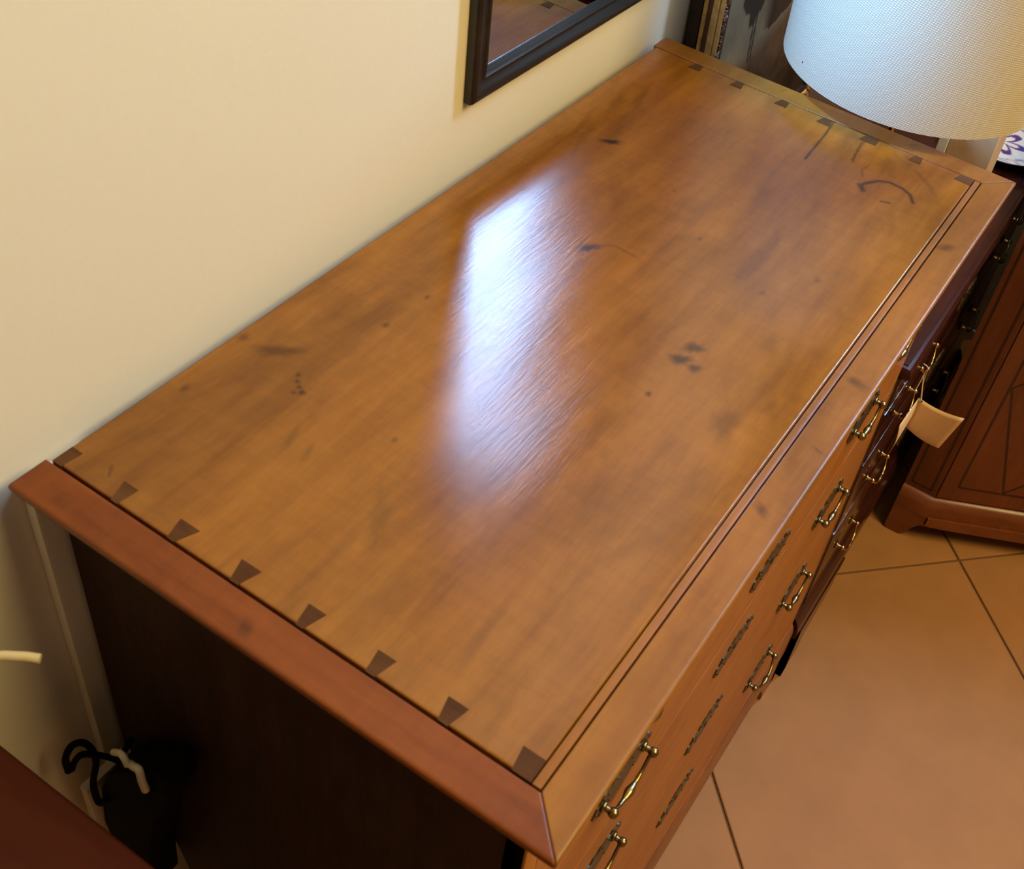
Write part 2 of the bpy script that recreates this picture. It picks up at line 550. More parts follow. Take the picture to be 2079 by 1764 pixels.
LINES = [([(0.917, -0.246), (0.882, -0.25), (0.848, -0.252), (0.815, -0.254)], .0013, .95), ([(0.914, -0.291), (0.89, -0.291), (0.868, -0.294), (0.850, -0.297)], .0012, .8),
         ([(0.803, -0.329), (0.813, -0.3235), (0.822, -0.328), (0.834, -0.336), (0.840, -0.346), (0.839, -0.361), (0.833, -0.373), (0.820, -0.381)], .0022, .85),
         ([(0.803, -0.329), (0.811, -0.322)], .003, .8), ([(0.797, -0.352), (0.801, -0.361)], .0012, .85), ([(0.829, -0.318), (0.841, -0.312), (0.857, -0.315)], .0014, .4),
         ([(0.497, -0.161), (0.512, -0.16), (0.521, -0.166), (0.532, -0.178), (0.531, -0.201)], .0012, .35),
         ([(0.90, -0.33), (0.885, -0.36), (0.865, -0.385), (0.845, -0.40)], .003, .22), ([(0.0555, -0.039), (0.048, -0.045)], .001, .5)]

def stain_at(xy):
    x, y = xy[:, 0], xy[:, 1]
    s = np.zeros(len(x))
    for kx, ky, rx, ry, a, rot in KNOTS:
        c, sn = math.cos(rot), math.sin(rot)
        dx, dy = x - kx, y - ky
        near = (np.abs(dx) < 4 * max(rx, ry)) & (np.abs(dy) < 4 * max(rx, ry))
        if not near.any():
            continue
        u = (dx * c + dy * sn) / rx
        v = (-dx * sn + dy * c) / ry
        wob = 1 + 0.13 * np.sin(3 * np.arctan2(v, u) + kx * 90) + 0.10 * np.sin(7 * np.arctan2(v, u) + ky * 70)
        d = np.sqrt(u * u + v * v) / wob
        s = np.maximum(s, a * np.clip(1.5 - d, 0, 1) ** 1.2)
    for pts, w, a in LINES:
        for (ax, ay), (bx, by) in zip(pts, pts[1:]):
            ux, uy = bx - ax, by - ay
            t = np.clip(((x - ax) * ux + (y - ay) * uy) / (ux * ux + uy * uy), 0, 1)
            d = np.hypot(x - ax - t * ux, y - ay - t * uy)
            s = np.maximum(s, a * np.clip(1.5 - d / w, 0, 1))
    return np.clip(s, 0, 1)

def set_stain(me, root):
    n = len(me.vertices)
    co = np.empty(n * 3)
    me.vertices.foreach_get('co', co)
    co = co.reshape(-1, 3)[:, :2] + np.array([root.location.x, root.location.y])
    at = me.attributes.new('stain', 'FLOAT', 'POINT')
    at.data.foreach_set('value', stain_at(co))

def raw_mesh(name, V, F, smooth=True):
    me = bpy.data.meshes.new(name)
    me.from_pydata([tuple(v) for v in V], [], [tuple(f) for f in F])
    me.update()
    if smooth:
        for p in me.polygons:
            p.use_smooth = True
    return me

chest = thing('chest_of_drawers', 'large honey-coloured wooden chest of drawers with dovetailed polished top against cream wall', 'chest of drawers', ((XL + XR) / 2, -0.22, 0))
CL = chest.location

# top board: fine grid so that stains, knots and cracks sit in the wood
def top_board():
    x0, x1, y0, y1 = XL + 0.0015, XR - 0.0006, -0.4200, -0.004
    nx, ny = 470, 222
    xs = np.linspace(x0, x1, nx)
    ys = np.linspace(y0, y1, ny)
    gx, gy = np.meshgrid(xs, ys, indexing='ij')
    # the back right corner of the board is cut short; very slight waviness of an old plank
    gz = ZT + 0.00010 * np.sin(gy * 60) + 0.00006 * np.sin(gx * 31 + gy * 20)
    edge = np.minimum.reduce([gx - x0, x1 - gx, gy - y0, y1 - gy])
    gz = gz - 0.0003 * np.clip(1 - edge / 0.0010, 0, 1) ** 2
    V = np.stack([gx - CL.x, gy - CL.y, gz - CL.z], -1).reshape(-1, 3)
    idx = np.arange(nx * ny).reshape(nx, ny)
    F = np.stack([idx[:-1, :-1], idx[1:, :-1], idx[1:, 1:], idx[:-1, 1:]], -1).reshape(-1, 4)
    me = bpy.data.meshes.new('top_board')
    # skirt and underside
    ring = np.concatenate([idx[:, 0], idx[-1, 1:], idx[-2::-1, -1], idx[0, -2:0:-1]])
    low = V[ring].copy()
    low[:, 2] = ZT - 0.018
    nb = len(V)
    Vall = np.concatenate([V, low])
    nr = len(ring)
    k = np.arange(nr)
    SK = np.stack([ring, nb + k, nb + (k + 1) % nr, ring[(k + 1) % nr]], -1)
    faces = F.tolist() + SK.tolist() + [list(range(nb, nb + nr))]
    me.from_pydata(Vall.tolist(), [], faces)
    me.update()
    sm = np.ones(len(me.polygons), dtype=bool)
    sm[len(F):] = False
    me.polygons.foreach_set('use_smooth', sm)
    set_stain(me, chest)
    return link('top_board', me, M['top'], chest)
top_board()

# mitred moulding round three sides (profile: depth outwards d, height z)
PROF = [(0.0, -0.0220), (0.012, -0.0225), (0.020, -0.0200), (0.0265, -0.0135), (0.0300, -0.0100), (0.0312, -0.0065), (0.0319, -0.0030), (0.0317, -0.0014), (0.0308, -0.0004), (0.0293, 0.0), (0.0285, 0.0), (0.020, 0.0), (0.010, 0.0), (0.0012, 0.0), (0.0005, 0.0), (0.0, -0.0006)]

def moulding(name, a, b, outdir, mat, m0, m1, n):
    """a,b: inner edge end points; outdir: outward normal; m0/m1: mitre shift along the run per unit depth"""
    a, b, od = Vector(a), Vector(b), Vector(outdir)
    run = (b - a).normalized()
    V, F = [], []
    P = len(PROF)
    for i in range(n + 1):
        t = i / n
        for d, z in PROF:
            pa = a + od * d + run * (m0 * d)
            pb = b + od * d + run * (m1 * d)
            p = pa.lerp(pb, t)
            p.z = ZT + z
            V.append(tuple(p - CL))
    for i in range(n):
        for k in range(P):
            F.append((i * P + k, i * P + (k + 1) % P, (i + 1) * P + (k + 1) % P, (i + 1) * P + k))
    F.append(tuple(range(P)))
    F.append(tuple(range(n * P, (n + 1) * P)))
    me = bpy.data.meshes.new(name)
    me.from_pydata(V, [], F)
    bm = bmesh.new()
    bm.from_mesh(me)
    bmesh.ops.recalc_face_normals(bm, faces=bm.faces[:])
    bm.to_mesh(me)
    bm.free()
    for p in me.polygons:
        p.use_smooth = len(p.vertices) == 4
    set_stain(me, chest)
    return link(name, me, mat, chest)

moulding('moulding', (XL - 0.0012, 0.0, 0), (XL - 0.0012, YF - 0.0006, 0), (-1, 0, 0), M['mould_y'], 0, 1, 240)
moulding('moulding', (XL - 0.0006, YF - 0.0008, 0), (XR + 0.0006, YF - 0.0008, 0), (0, -1, 0), M['mould'], -1, 1, 420)
mr = moulding('moulding', (XR + 0.0008, YF - 0.0006, 0), (XR + 0.0008, 0.0, 0), (1, 0, 0), M['mould_y'], -1, 0, 240)
mr.data.materials[0] = M['mould']
# strip of the carcass front edge showing between the board and the front moulding
box('front_edge_strip', (XL + 0.0005, YF + 0.0006, ZT - 0.02), (XR - 0.0005, -0.4212, ZT - 0.0001), M['strip'], chest, 0.0004)
# dark bottom of the joints
bm = bmesh.new()
add_box(bm, (XL - 0.004 - CL.x, YF - 0.002 - CL.y, ZT - 0.024 - CL.z), (XR + 0.004 - CL.x, -0.003 - CL.y, ZT - 0.0185 - CL.z))
link('sub_top', bm_mesh(bm, 'sub_top'), M['gap'], chest)

# dovetail pins: dark end grain let into the board ends
LP = [(-0.0005, -0.0130, 0.0000, -0.0150), (-0.0630, -0.0690, -0.0570, -0.0710), (-0.1170, -0.1230, -0.1120, -0.1300), (-0.1750, -0.1820, -0.1690, -0.1870),
      (-0.2330, -0.2390, -0.2290, -0.2440), (-0.2915, -0.2990, -0.2880, -0.3030), (-0.3495, -0.3570, -0.3450, -0.3610), (-0.4060, -0.4200, -0.4030, -0.4200)]
RP = [(-0.0610, -0.0710, -0.0570, -0.0730), (-0.1180, -0.1270, -0.1150, -0.1300), (-0.1780, -0.1880, -0.1740, -0.1900), (-0.2340, -0.2440, -0.2300, -0.2460),
      (-0.2880, -0.3040, -0.2840, -0.3050), (-0.3490, -0.3580, -0.3450, -0.3600), (-0.4040, -0.4200, -0.4000, -0.4200)]
for xs, xi, rows in ((XL + 0.0004, 0.0508, LP), (XR - 0.0002, 0.9008, RP)):
    for (a0, a1, b0, b1) in rows:
        a0, b0 = min(a0, -0.0042), min(b0, -0.0042)
        prism('dovetail_pin', [(xs, a0), (xs, a1), (xi, b1), (xi, b0)], ZT - 0.012, ZT + 0.00028, 'z', M['pin'], chest)

# carcass
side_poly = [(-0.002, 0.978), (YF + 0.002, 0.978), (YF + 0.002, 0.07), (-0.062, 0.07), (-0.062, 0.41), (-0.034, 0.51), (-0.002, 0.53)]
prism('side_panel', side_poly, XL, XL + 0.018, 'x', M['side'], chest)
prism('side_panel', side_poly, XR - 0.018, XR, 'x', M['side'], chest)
box('back_panel', (XL + 0.02, -0.016, 0.55), (XR - 0.02, -0.006, 0.974), M['side'], chest)
box('bottom_panel', (XL + 0.018, YF + 0.02, 0.08), (XR - 0.018, -0.07, 0.10), M['side'], chest)
for x0, x1 in ((XL, XL + 0.02), (XR - 0.02, XR)):
    box('stile', (x0, YF, 0.085), (x1, YF + 0.018, 0.9775), M['front'], chest, 0.001)
DR = [(0.955, 0.824), (0.818, 0.692), (0.686, 0.534), (0.528, 0.370), (0.364, 0.176)]
for z0, z1 in ((0.9775, 0.957), (0.822, 0.820), (0.690, 0.688), (0.532, 0.530), (0.368, 0.366), (0.174, 0.15)):
    box('drawer_rail', (XL + 0.02, YF + (0.0003 if z1 == 0.688 else 0.0), z1 - 0.0009), (XR - 0.02, YF + 0.0175, z0 + 0.0009), M['front'], chest)
# plinth moulding
prism('plinth_moulding', [(YF + 0.02, 0.15), (YF - 0.0005, 0.15), (YF - 0.004, 0.143), (YF - 0.0062, 0.130), (YF - 0.0062, 0.078), (YF + 0.02, 0.078)], XL - 0.004, XR + 0.001, 'x', M['rail'], chest)

def bracket_foot(name, x0, sx, y0, mat, root, h=0.078, w=0.085, ydir=1):
    prof = [(0, h), (0, 0), (w * 0.62, 0), (w * 0.66, h * 0.35), (w * 0.82, h * 0.52), (w * 0.88, h * 0.72), (w, h * 0.8), (w, h)]
    poly = [(x0 + sx * u, v) for u, v in prof]
    bm = bmesh.new()
    prism_bm(bm, poly, y0, y0 + ydir * 0.02, 'y')
    poly2 = [(y0 + ydir * u, v) for u, v in prof]
    prism_bm(bm, poly2, x0, x0 + sx * 0.02, 'x')
    bmesh.ops.translate(bm, verts=bm.verts[:], vec=-root.location)
    return link(name, bm_mesh(bm, name), mat, root)
bracket_foot('bracket_foot', XL - 0.002, 1, YF - 0.006, M['rail'], chest)
bracket_foot('bracket_foot', XR, -1, YF - 0.006, M['rail'], chest)
for x0, sx in ((XL, 1), (XR, -1)):
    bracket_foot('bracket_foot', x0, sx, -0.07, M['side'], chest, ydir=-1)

# brass furniture ---------------------------------------------------
def plate_outline(w, h):
    """pierced bat-wing plate outline, centred"""
    half = [(0.0, 0.42), (0.06, 0.50), (0.12, 0.40), (0.17, 0.44), (0.21, 0.34), (0.27, 0.30), (0.30, 0.38), (0.345, 0.40), (0.37, 0.30), (0.405, 0.22), (0.44, 0.20), (0.47, 0.10), (0.50, 0.0)]
    low = [(0.47, -0.12), (0.435, -0.16), (0.41, -0.28), (0.37, -0.34), (0.33, -0.30), (0.29, -0.42), (0.24, -0.34), (0.18, -0.30), (0.13, -0.44), (0.07, -0.36), (0.03, -0.48)]
    r = half + low
    pts = r + [(-x, z) for x, z in reversed(r[1:])] + []
    return [(x * w, z * h) for x, z in pts]

def plate_mesh(w, h, t, hole):
    bm = bmesh.new()
    prism_bm(bm, plate_outline(w, h), -t, 0.0, 'y')
    # raised rim studs that catch the light
    for sx in (-1, 1):
        for u, z in ((0.12, 0.30), (0.25, 0.18), (0.34, 0.26), (0.45, 0.05), (0.20, -0.22), (0.37, -0.2)):
            add_sphere(bm, (sx * u * w, -t, z * h), 0.0022, 6, 4, (1, 0.6, 1))
    return bm_mesh(bm, 'backplate')

def bail_mesh(span, drop, out, swing, r0, r1):
    """bail: hangs from two posts, thickens to a bulb in the middle"""
    pts, rad = [], []
    n = 28
    for i in range(n + 1):
        t = i / n
        a = abs(2 * t - 1)
        x = (t - 0.5) * span
        f = 1 - a ** 2.6
        z = -drop * f * math.cos(swing)
        y = -out - drop * f * math.sin(swing)
        pts.append((x, y, z))
        rad.append(r0 + (r1 - r0) * math.exp(-((t - 0.5) / 0.11) ** 2) + 0.0005 * math.exp(-((a - 0.45) / 0.05) ** 2))
    bm = bmesh.new()
    tube_bm(bm, pts, rad, 8)
    return bm_mesh(bm, 'bail', True, 60)

def post_mesh(out, r):
    bm = bmesh.new()
    tube_bm(bm, [(0, 0, 0), (0, -out * 0.35, 0), (0, -out, 0)], [r * 0.9, r * 0.6, r * 0.6], 8)
    add_sphere(bm, (0, -0.003, 0), r * 1.15, 10, 6, (1, 0.5, 1))
    add_sphere(bm, (0, -out, 0), r * 1.05, 10, 8)
    return bm_mesh(bm, 'post', True, 60)

PL1 = plate_mesh(0.098, 0.046, 0.0016, False)
PLE = plate_mesh(0.098, 0.042, 0.0016, True)
POST1 = post_mesh(0.0120, 0.0048)
for me_ in (PL1, PLE):
    me_.materials.append(M['brass_dark'])
POST1.materials.append(M['brass'])
BAILS = []
for sw in (0.10, 0.02, 0.06, 0.04, 0.42):
    b_ = bail_mesh(0.066, 0.017, 0.0105, sw, 0.0019, 0.0044)
    b_.materials.append(M['brass'])
    BAILS.append(b_)
bm = bmesh.new()
lathe_bm(bm, [(0, 0), (0.0022, 0), (0.0022, 0.0006), (0, 0.0006)], 10)
add_box(bm, (-0.0009, -0.007, 0), (0.0009, 0, 0.0006))
bmesh.ops.rotate(bm, verts=bm.verts[:], cent=(0, 0, 0), matrix=Matrix.Rotation(math.pi / 2, 3, 'X'))
KEY = bm_mesh(bm, 'keyhole')
KEY.materials.append(M['gap'])

def fit_handle(drawer, root, x, y, z, plate, bail, post, span, tilt=0.0):
    l = root.location
    for nm, me_, dx in (('backplate', plate, 0), ('bail', bail, 0), ('post', post, -span / 2), ('post', post, span / 2)):
        o = bpy.data.objects.new(nm, me_)
        COL.objects.link(o)
        o.parent = drawer
        o.location = (x + dx - l.x, y - l.y, z - l.z)

def fit_escutcheon(drawer, root, x, y, z, plate):
    l = root.location
    o = bpy.data.objects.new('escutcheon', plate)
    COL.objects.link(o)
    o.parent = drawer
    o.location = (x - l.x, y - l.y, z - l.z)
    k = bpy.data.objects.new('keyhole', KEY)
    COL.objects.link(k)
    k.parent = drawer
    k.location = (x - l.x, y - 0.0017 - l.y, z + 0.003 - l.z)

RHX = [0.762, 0.744, 0.747, 0.733, 0.728]
RHZ = [0.874, 0.764, 0.606, 0.448, 0.262]
LHX = [0.197, 0.197, 0.192, 0.19, 0.19]
ESX = [0.49, 0.503, 0.476, 0.477, 0.467]
ESZ = [0.885, 0.742, 0.621, 0.458, 0.296]
for i, (z1, z0) in enumerate(DR):
    d = box('drawer', (XL + 0.0201, YF, z0 - 0.0010), (XR - 0.0201, YF + 0.018, z1 + 0.0010), M['front'], chest)
    fit_handle(d, chest, LHX[i], YF, RHZ[i] + (0.018 if i == 0 else 0.004), PL1, BAILS[i], POST1, 0.066)
    fit_handle(d, chest, RHX[i], YF, RHZ[i], PL1, BAILS[i], POST1, 0.066)
    fit_escutcheon(d, chest, ESX[i], YF, ESZ[i], PLE)

# ------------------------------------------------------------------ dark mahogany chest beside it
DX0, DX1, DYF, DZT = 0.924, 1.78, -0.4265, 0.712
dark = thing('low_chest', 'low dark mahogany chest of drawers with brass swan handles carrying lamp and paintings', 'chest of drawers', ((DX0 + DX1) / 2, -0.21, 0))
# top with a thumb moulding along left end and front
def dark_top():
    prof = [(0.0, -0.030), (0.004, -0.030), (0.006, -0.026), (0.0045, -0.0225), (0.0070, -0.0215), (0.0125, -0.0195), (0.0150, -0.0150), (0.0152, -0.0110), (0.0140, -0.0065), (0.0110, -0.0030), (0.0065, -0.0018), (0.0060, -0.0004), (0.004, 0.0)]
    x0, x1, y0, y1 = DX0 + 0.0145, DX1 - 0.0145, DYF, -0.004
    bm = bmesh.new()
    rings = []
    for d, z in prof:
        rings.append([bm.verts.new((x, y, DZT + z)) for x, y in ((x0 - d, y1), (x0 - d, y0 - d), (x1 + d, y0 - d), (x1 + d, y1))])
    for a, b in zip(rings, rings[1:]):
        for k in range(4):
            bm.faces.new((a[k], a[(k + 1) % 4], b[(k + 1) % 4], b[k]))
    bm.faces.new(rings[0])
    bm.faces.new(rings[-1])
    bmesh.ops.translate(bm, verts=bm.verts[:], vec=-dark.location)
    return link('top', bm_mesh(bm, 'top', True, 30), M['mahog'], dark)
dark_top()
bx0, bx1 = DX0 + 0.006, DX1 - 0.006
box('side_panel', (bx0, DYF + 0.002, 0.11), (bx0 + 0.018, -0.006, DZT - 0.03), M['mahog_z'], dark)
box('side_panel', (bx1 - 0.018, DYF + 0.002, 0.11), (bx1, -0.006, DZT - 0.03), M['mahog_z'], dark)
box('back_panel', (bx0 + 0.018, -0.016, 0.11), (bx1 - 0.018, -0.006, DZT - 0.03), M['mahog_z'], dark)
for x0, x1 in ((bx0, bx0 + 0.024), (bx1 - 0.024, bx1)):
    box('stile', (x0, DYF, 0.15), (x1, DYF + 0.02, DZT - 0.03), M['mahog_z'], dark, 0.003)
DDR = [(0.680, 0.604), (0.598, 0.500), (0.494, 0.344), (0.338, 0.160)]
for z in (0.6815, 0.601, 0.497, 0.341, 0.157):
    box('drawer_rail', (bx0 + 0.024, DYF + 0.001, z - 0.002), (bx1 - 0.024, DYF + 0.02, z + 0.002), M['mahog'], dark)
prism('plinth_moulding', [(DYF + 0.02, 0.155), (DYF - 0.001, 0.155), (DYF - 0.006, 0.148), (DYF - 0.012, 0.135), (DYF - 0.014, 0.122), (DYF - 0.014, 0.108), (DYF + 0.02, 0.108)], bx0 - 0.004, bx1 + 0.004, 'x', M['mahog'], dark)
def dark_foot(x0, sx, y0, yd, dv):
    h = 0.108
    prof = [(0, h), (0.0, 0), (0.068, 0), (0.072, 0.012), (0.078, 0.030), (0.092, 0.040), (0.150, 0.048), (0.188, 0.062), (0.200, 0.082), (0.212, 0.086), (0.212, h)]
    poly = [(x0 + sx * u, v) for u, v in prof]
    bm = bmesh.new()
    prism_bm(bm, poly, y0, y0 + yd * 0.02, 'y')
    prism_bm(bm, [(y0 + yd * u * dv, v) for u, v in prof], x0, x0 + sx * 0.02, 'x')
    bmesh.ops.translate(bm, verts=bm.verts[:], vec=-dark.location)
    return link('bracket_foot', bm_mesh(bm, 'bracket_foot'), M['mahog'], dark)
dark_foot(bx0 - 0.004, 1, DYF - 0.016, 1, 0.8)
dark_foot(bx1 + 0.004, -1, DYF - 0.016, 1, 0.8)
dark_foot(bx0, 1, -0.008, -1, 0.8)
dark_foot(bx1, -1, -0.008, -1, 0.8)

# swan neck handles: two round roses with a slender bail
bm = bmesh.new()
lathe_bm(bm, [(0, 0), (0.008, 0), (0.0085, 0.001), (0.006, 0.0025), (0.003, 0.003), (0, 0.003)], 14)
bmesh.ops.rotate(bm, verts=bm.verts[:], cent=(0, 0, 0), matrix=Matrix.Rotation(math.pi / 2, 3, 'X'))
ROSE = bm_mesh(bm, 'rose', True, 40)
ROSE.materials.append(M['brass_dark'])
POST2 = post_mesh(0.0125, 0.0036)
POST2.materials.append(M['brass_br'])
BAIL2 = bail_mesh(0.064, 0.020, 0.0115, 0.35, 0.0015, 0.0028)
BAIL2.materials.append(M['brass_br'])
DHZ = [0.644, 0.562, 0.404, 0.246]
DHX = [(1.058, 1.53), (1.045, 1.53), (1.066, 1.53), (1.060, 1.53)]
for i, (z1, z0) in enumerate(DDR):
    d = box('drawer', (bx0 + 0.026, DYF - 0.002, z0), (bx1 - 0.026, DYF + 0.02, z1), M['mahog'], dark, 0.002)
    for x in DHX[i]:
        l = dark.location
        for nm, me_, dx in (('rose', ROSE, -0.032), ('rose', ROSE, 0.032), ('post', POST2, -0.032), ('post', POST2, 0.032), ('bail', BAIL2, 0)):
            o = bpy.data.objects.new(nm, me_)
            COL.objects.link(o)
            o.parent = d
            o.location = (x + dx - l.x, DYF - 0.002 - l.y, DHZ[i] - l.z)
    fit_escutcheon(d, dark, (DX0 + DX1) / 2, DYF - 0.002, DHZ[i] + 0.006, PLE)

# ------------------------------------------------------------------ folded price tag on a string
pt = thing('price_tag', 'blank buff paper tag on string tied to brass handle of dark chest', 'price tag', (1.03, -0.456, 0.59))
def leaf(corners, curl_dir, curl, n=8):
    a, b, c, d = [Vector(p) for p in corners]     # a hole corner, b, c, d around
    V, F = [], []
    cd = Vector(curl_dir)
    for s in (0, 1):
        for i in range(n + 1):
            for j in range(n + 1):
                u, v = i / n, j / n
                p = a.lerp(b, u).lerp(d.lerp(c, u), v)
                p = p + cd * curl * math.sin(math.pi * u) + cd * (0.0004 * s)
                V.append(p - pt.location)
    K = (n + 1) * (n + 1)
    for s in (0, 1):
        for i in range(n):
            for j in range(n):
                q = [s * K + i * (n + 1) + j, s * K + (i + 1) * (n + 1) + j, s * K + (i + 1) * (n + 1) + j + 1, s * K + i * (n + 1) + j + 1]
                F.append(q if s else q[::-1])
    ring = [i * (n + 1) for i in range(n)] + [n * (n + 1) + j for j in range(n)] + [i * (n + 1) + n for i in range(n, 0, -1)] + [j for j in range(n, 0, -1)]
    for k in range(len(ring)):
        i0, i1 = ring[k], ring[(k + 1) % len(ring)]
        F.append((i0, i1, K + i1, K + i0))
    return raw_mesh('card', V, F)
link('card', leaf([(1.03, -0.4535, 0.592), (1.034, -0.521, 0.591), (1.034, -0.507, 0.521), (1.03, -0.4515, 0.534)], (0.3, 0.1, -1), 0.006), M['paper'], pt)
link('card', leaf([(1.03, -0.4530, 0.592), (1.03, -0.4515, 0.534), (0.958, -0.4525, 0.532), (0.960, -0.4505, 0.590)], (0, -1, 0), 0.003), M['paper'], pt)
bm = bmesh.new()
lathe_bm(bm, [(0, 0), (0.0017, 0), (0.0017, 0.0012), (0, 0.0012)], 12)
bmesh.ops.rotate(bm, verts=bm.verts[:], cent=(0, 0, 0), matrix=Matrix.Rotation(-math.pi / 2, 3, 'Y'))
hole = link('eyelet', bm_mesh(bm, 'eyelet'), M['gap'], pt, Vector((1.0302, -0.4585, 0.5885)) - pt.location)
hx, hy, hz = 1.028, -0.4425, 0.646
tube('string', spline([(hx + .002, hy + .002, hz + .004), (hx, hy - .006, hz + .002), (hx - .001, hy - .004, hz - .008), (1.0275, -0.452, 0.612), (1.0285, -0.4575, 0.589)], 6), 0.0008, M['string'], pt, 6)
tube('string', spline([(hx + .002, hy + .002, hz + .004), (hx + .004, hy - .005, hz - .002), (1.034, -0.450, 0.616), (1.0315, -0.4575, 0.589)], 6), 0.0008, M['string'], pt, 6)
tube('string', spline([(hx, hy - .004, hz - .008), (hx - .006, hy - .004, hz - .022), (hx - .012, hy - .003, hz - .036)], 5), 0.0008, M['string'], pt, 6)

# ------------------------------------------------------------------ inlaid corner cabinet
PA = Vector((1.37, -0.465, 0))
PB = Vector((1.37, -0.523, 0))
fdir = Vector((0.45, -0.89, 0)).normalized()
FL = 0.52
PC = PB + fdir * FL
PD = PC + Vector((0.055, -0.020, 0))
PE_ = Vector((2.05, PD.y + 0.06, 0))
PF = Vector((2.05, -0.465, 0))
cab = thing('corner_cabinet', 'red-brown cabinet with dark geometric line inlay and canted corner, standing on tiles', 'cabinet', (1.65, -0.72, 0))
def ring_poly(o):
    """plan of the cabinet grown outwards by o (only room-facing sides)"""
    fn = Vector((-0.89, -0.45, 0)).normalized()
    return [(PA.x - o, PA.y), (PB.x - o, PB.y - o * 0.25), ((PC + fn * o).x, (PC + fn * o).y - o * 0.4), (PD.x + o * 0.1, PD.y - o), (PE_.x, PE_.y - o), (PF.x, PF.y)]
prism('carcass', ring_poly(0.0), 0.118, 0.80, 'z', M['cab'], cab)
prism('top', ring_poly(0.018), 0.80, 0.825, 'z', M['cab_h'], cab, 0.003)
def stacked(name, levels, mat):
    bm = bmesh.new()
    rings = [[bm.verts.new((x, y, z)) for x, y in ring_poly(o)] for o, z in levels]
    for a, b in zip(rings, rings[1:]):
        for k in range(6):
            bm.faces.new((a[k], a[(k + 1) % 6], b[(k + 1) % 6], b[k]))
    bm.faces.new(rings[0])
    bm.faces.new(rings[-1])
    bmesh.ops.translate(bm, verts=bm.verts[:], vec=-cab.location)
    return link(name, bm_mesh(bm, name, True, 35), mat, cab)
stacked('base_moulding', [(0.012, 0.072), (0.013, 0.098), (0.012, 0.106), (0.008, 0.112), (0.003, 0.117), (-0.004, 0.1185)], M['cab_h'])
# shaped bracket feet along the cant and the front
def cab_foot(name, a, d, w, flip=1):
    a = Vector(a)
    d = Vector(d).normalized()
    nrm = Vector((d.y, -d.x, 0)) * flip
    prof = [(0, 0.074), (0, 0.006), (0.004, 0), (0.028, 0.0), (0.040, 0.010), (0.047, 0.030), (0.058, 0.046), (0.080, 0.054), (w, 0.056), (w, 0.074)]
    bm = bmesh.new()
    lo = [bm.verts.new(a + d * u + Vector((0, 0, v)) - cab.location) for u, v in prof]
    hi = [bm.verts.new(a + d * u + nrm * 0.02 + Vector((0, 0, v)) - cab.location) for u, v in prof]
    n = len(prof)
    bm.faces.new(lo)
    bm.faces.new(hi)
    for i in range(n):
        bm.faces.new((lo[i], lo[(i + 1) % n], hi[(i + 1) % n], hi[i]))
    return link(name, bm_mesh(bm, name), M['cab_h'], cab)
cab_foot('bracket_foot', (PA.x - 0.012, PA.y, 0), (0.02, -1, 0), 0.064, -1)
q = PC + Vector((-0.89, -0.45, 0)) * 0.012
box('apron', (PB.x - 0.0, PB.y - 0.002, 0.05), (PB.x + 0.03, PB.y + 0.02, 0.074), M['cab_h'], cab)
bm = bmesh.new()
fn = Vector((-0.89, -0.45, 0)).normalized()
a0 = PB + fn * 0.0125 + Vector((-0.002, -0.004, 0))
prof = [(0, 0.074), (0, 0.054), (0.03, 0.050), (0.20, 0.048), (0.36, 0.048), (0.44, 0.040), (0.47, 0.02), (0.48, 0.0), (0.52, 0.0), (0.52, 0.074)]
lo = [bm.verts.new(a0 + fdir * u + Vector((0, 0, v)) - cab.location) for u, v in prof]
hi = [bm.verts.new(a0 + fdir * u - fn * 0.02 + Vector((0, 0, v)) - cab.location) for u, v in prof]
bm.faces.new(lo)
bm.faces.new(hi)
for i in range(len(prof)):
    bm.faces.new((lo[i], lo[(i + 1) % len(prof)], hi[(i + 1) % len(prof)], hi[i]))
link('front_apron', bm_mesh(bm, 'front_apron'), M['cab_h'], cab)
for px, py in ((1.96, -0.52), (1.96, PE_.y + 0.04)):
    box('back_foot', (px, py, 0), (px + 0.04, py + 0.04, 0.074), M['cab_h'], cab)
# door slab on the front
def on_front(s, z, o=0.0):
    p = PB + fdir * s + fn * o
    return Vector((p.x, p.y, z))
def front_slab(name, s0, s1, z0, z1, o0, o1, mat, parent=None):
    bm = bmesh.new()
    vs = []
    for o in (o0, o1):
        for s, z in ((s0, z0), (s1, z0), (s1, z1), (s0, z1)):
            vs.append(bm.verts.new(on_front(s, z, o) - cab.location))
    for f in ((0, 1, 2, 3), (7, 6, 5, 4), (0, 4, 5, 1), (1, 5, 6, 2), (2, 6, 7, 3), (3, 7, 4, 0)):
        bm.faces.new([vs[i] for i in f])
    return link(name, bm_mesh(bm, name), mat, parent if parent else cab)
door = front_slab('door', 0.004, FL - 0.004, 0.122, 0.795, -0.002, 0.003, M['cab'])
def strip(a, b, w, o, parent, plane='front'):
    """line of stringing between two (s,z) points"""
    da, db = Vector((a[0], a[1])), Vector((b[0], b[1]))
    t = (db - da).normalized()
    nn = Vector((-t.y, t.x)) * w / 2
    bm = bmesh.new()
    vs = []
    for oo in (o - 0.001, o + 0.0004):
        for c in (da - nn, db - nn, db + nn, da + nn):
            if plane == 'front':
                p = on_front(c.x, c.y, oo)
            else:
                p = Vector((PA.x - oo, PA.y - c.x, c.y))
            vs.append(bm.verts.new(p - cab.location))
    for f in ((0, 1, 2, 3), (7, 6, 5, 4), (0, 4, 5, 1), (1, 5, 6, 2), (2, 6, 7, 3), (3, 7, 4, 0)):
        bm.faces.new([vs[i] for i in f])
    return link('inlay_line', bm_mesh(bm, 'inlay_line'), M['inlay'], parent)
sA, sB, zA, zB = 0.034, FL - 0.034, 0.157, 0.76
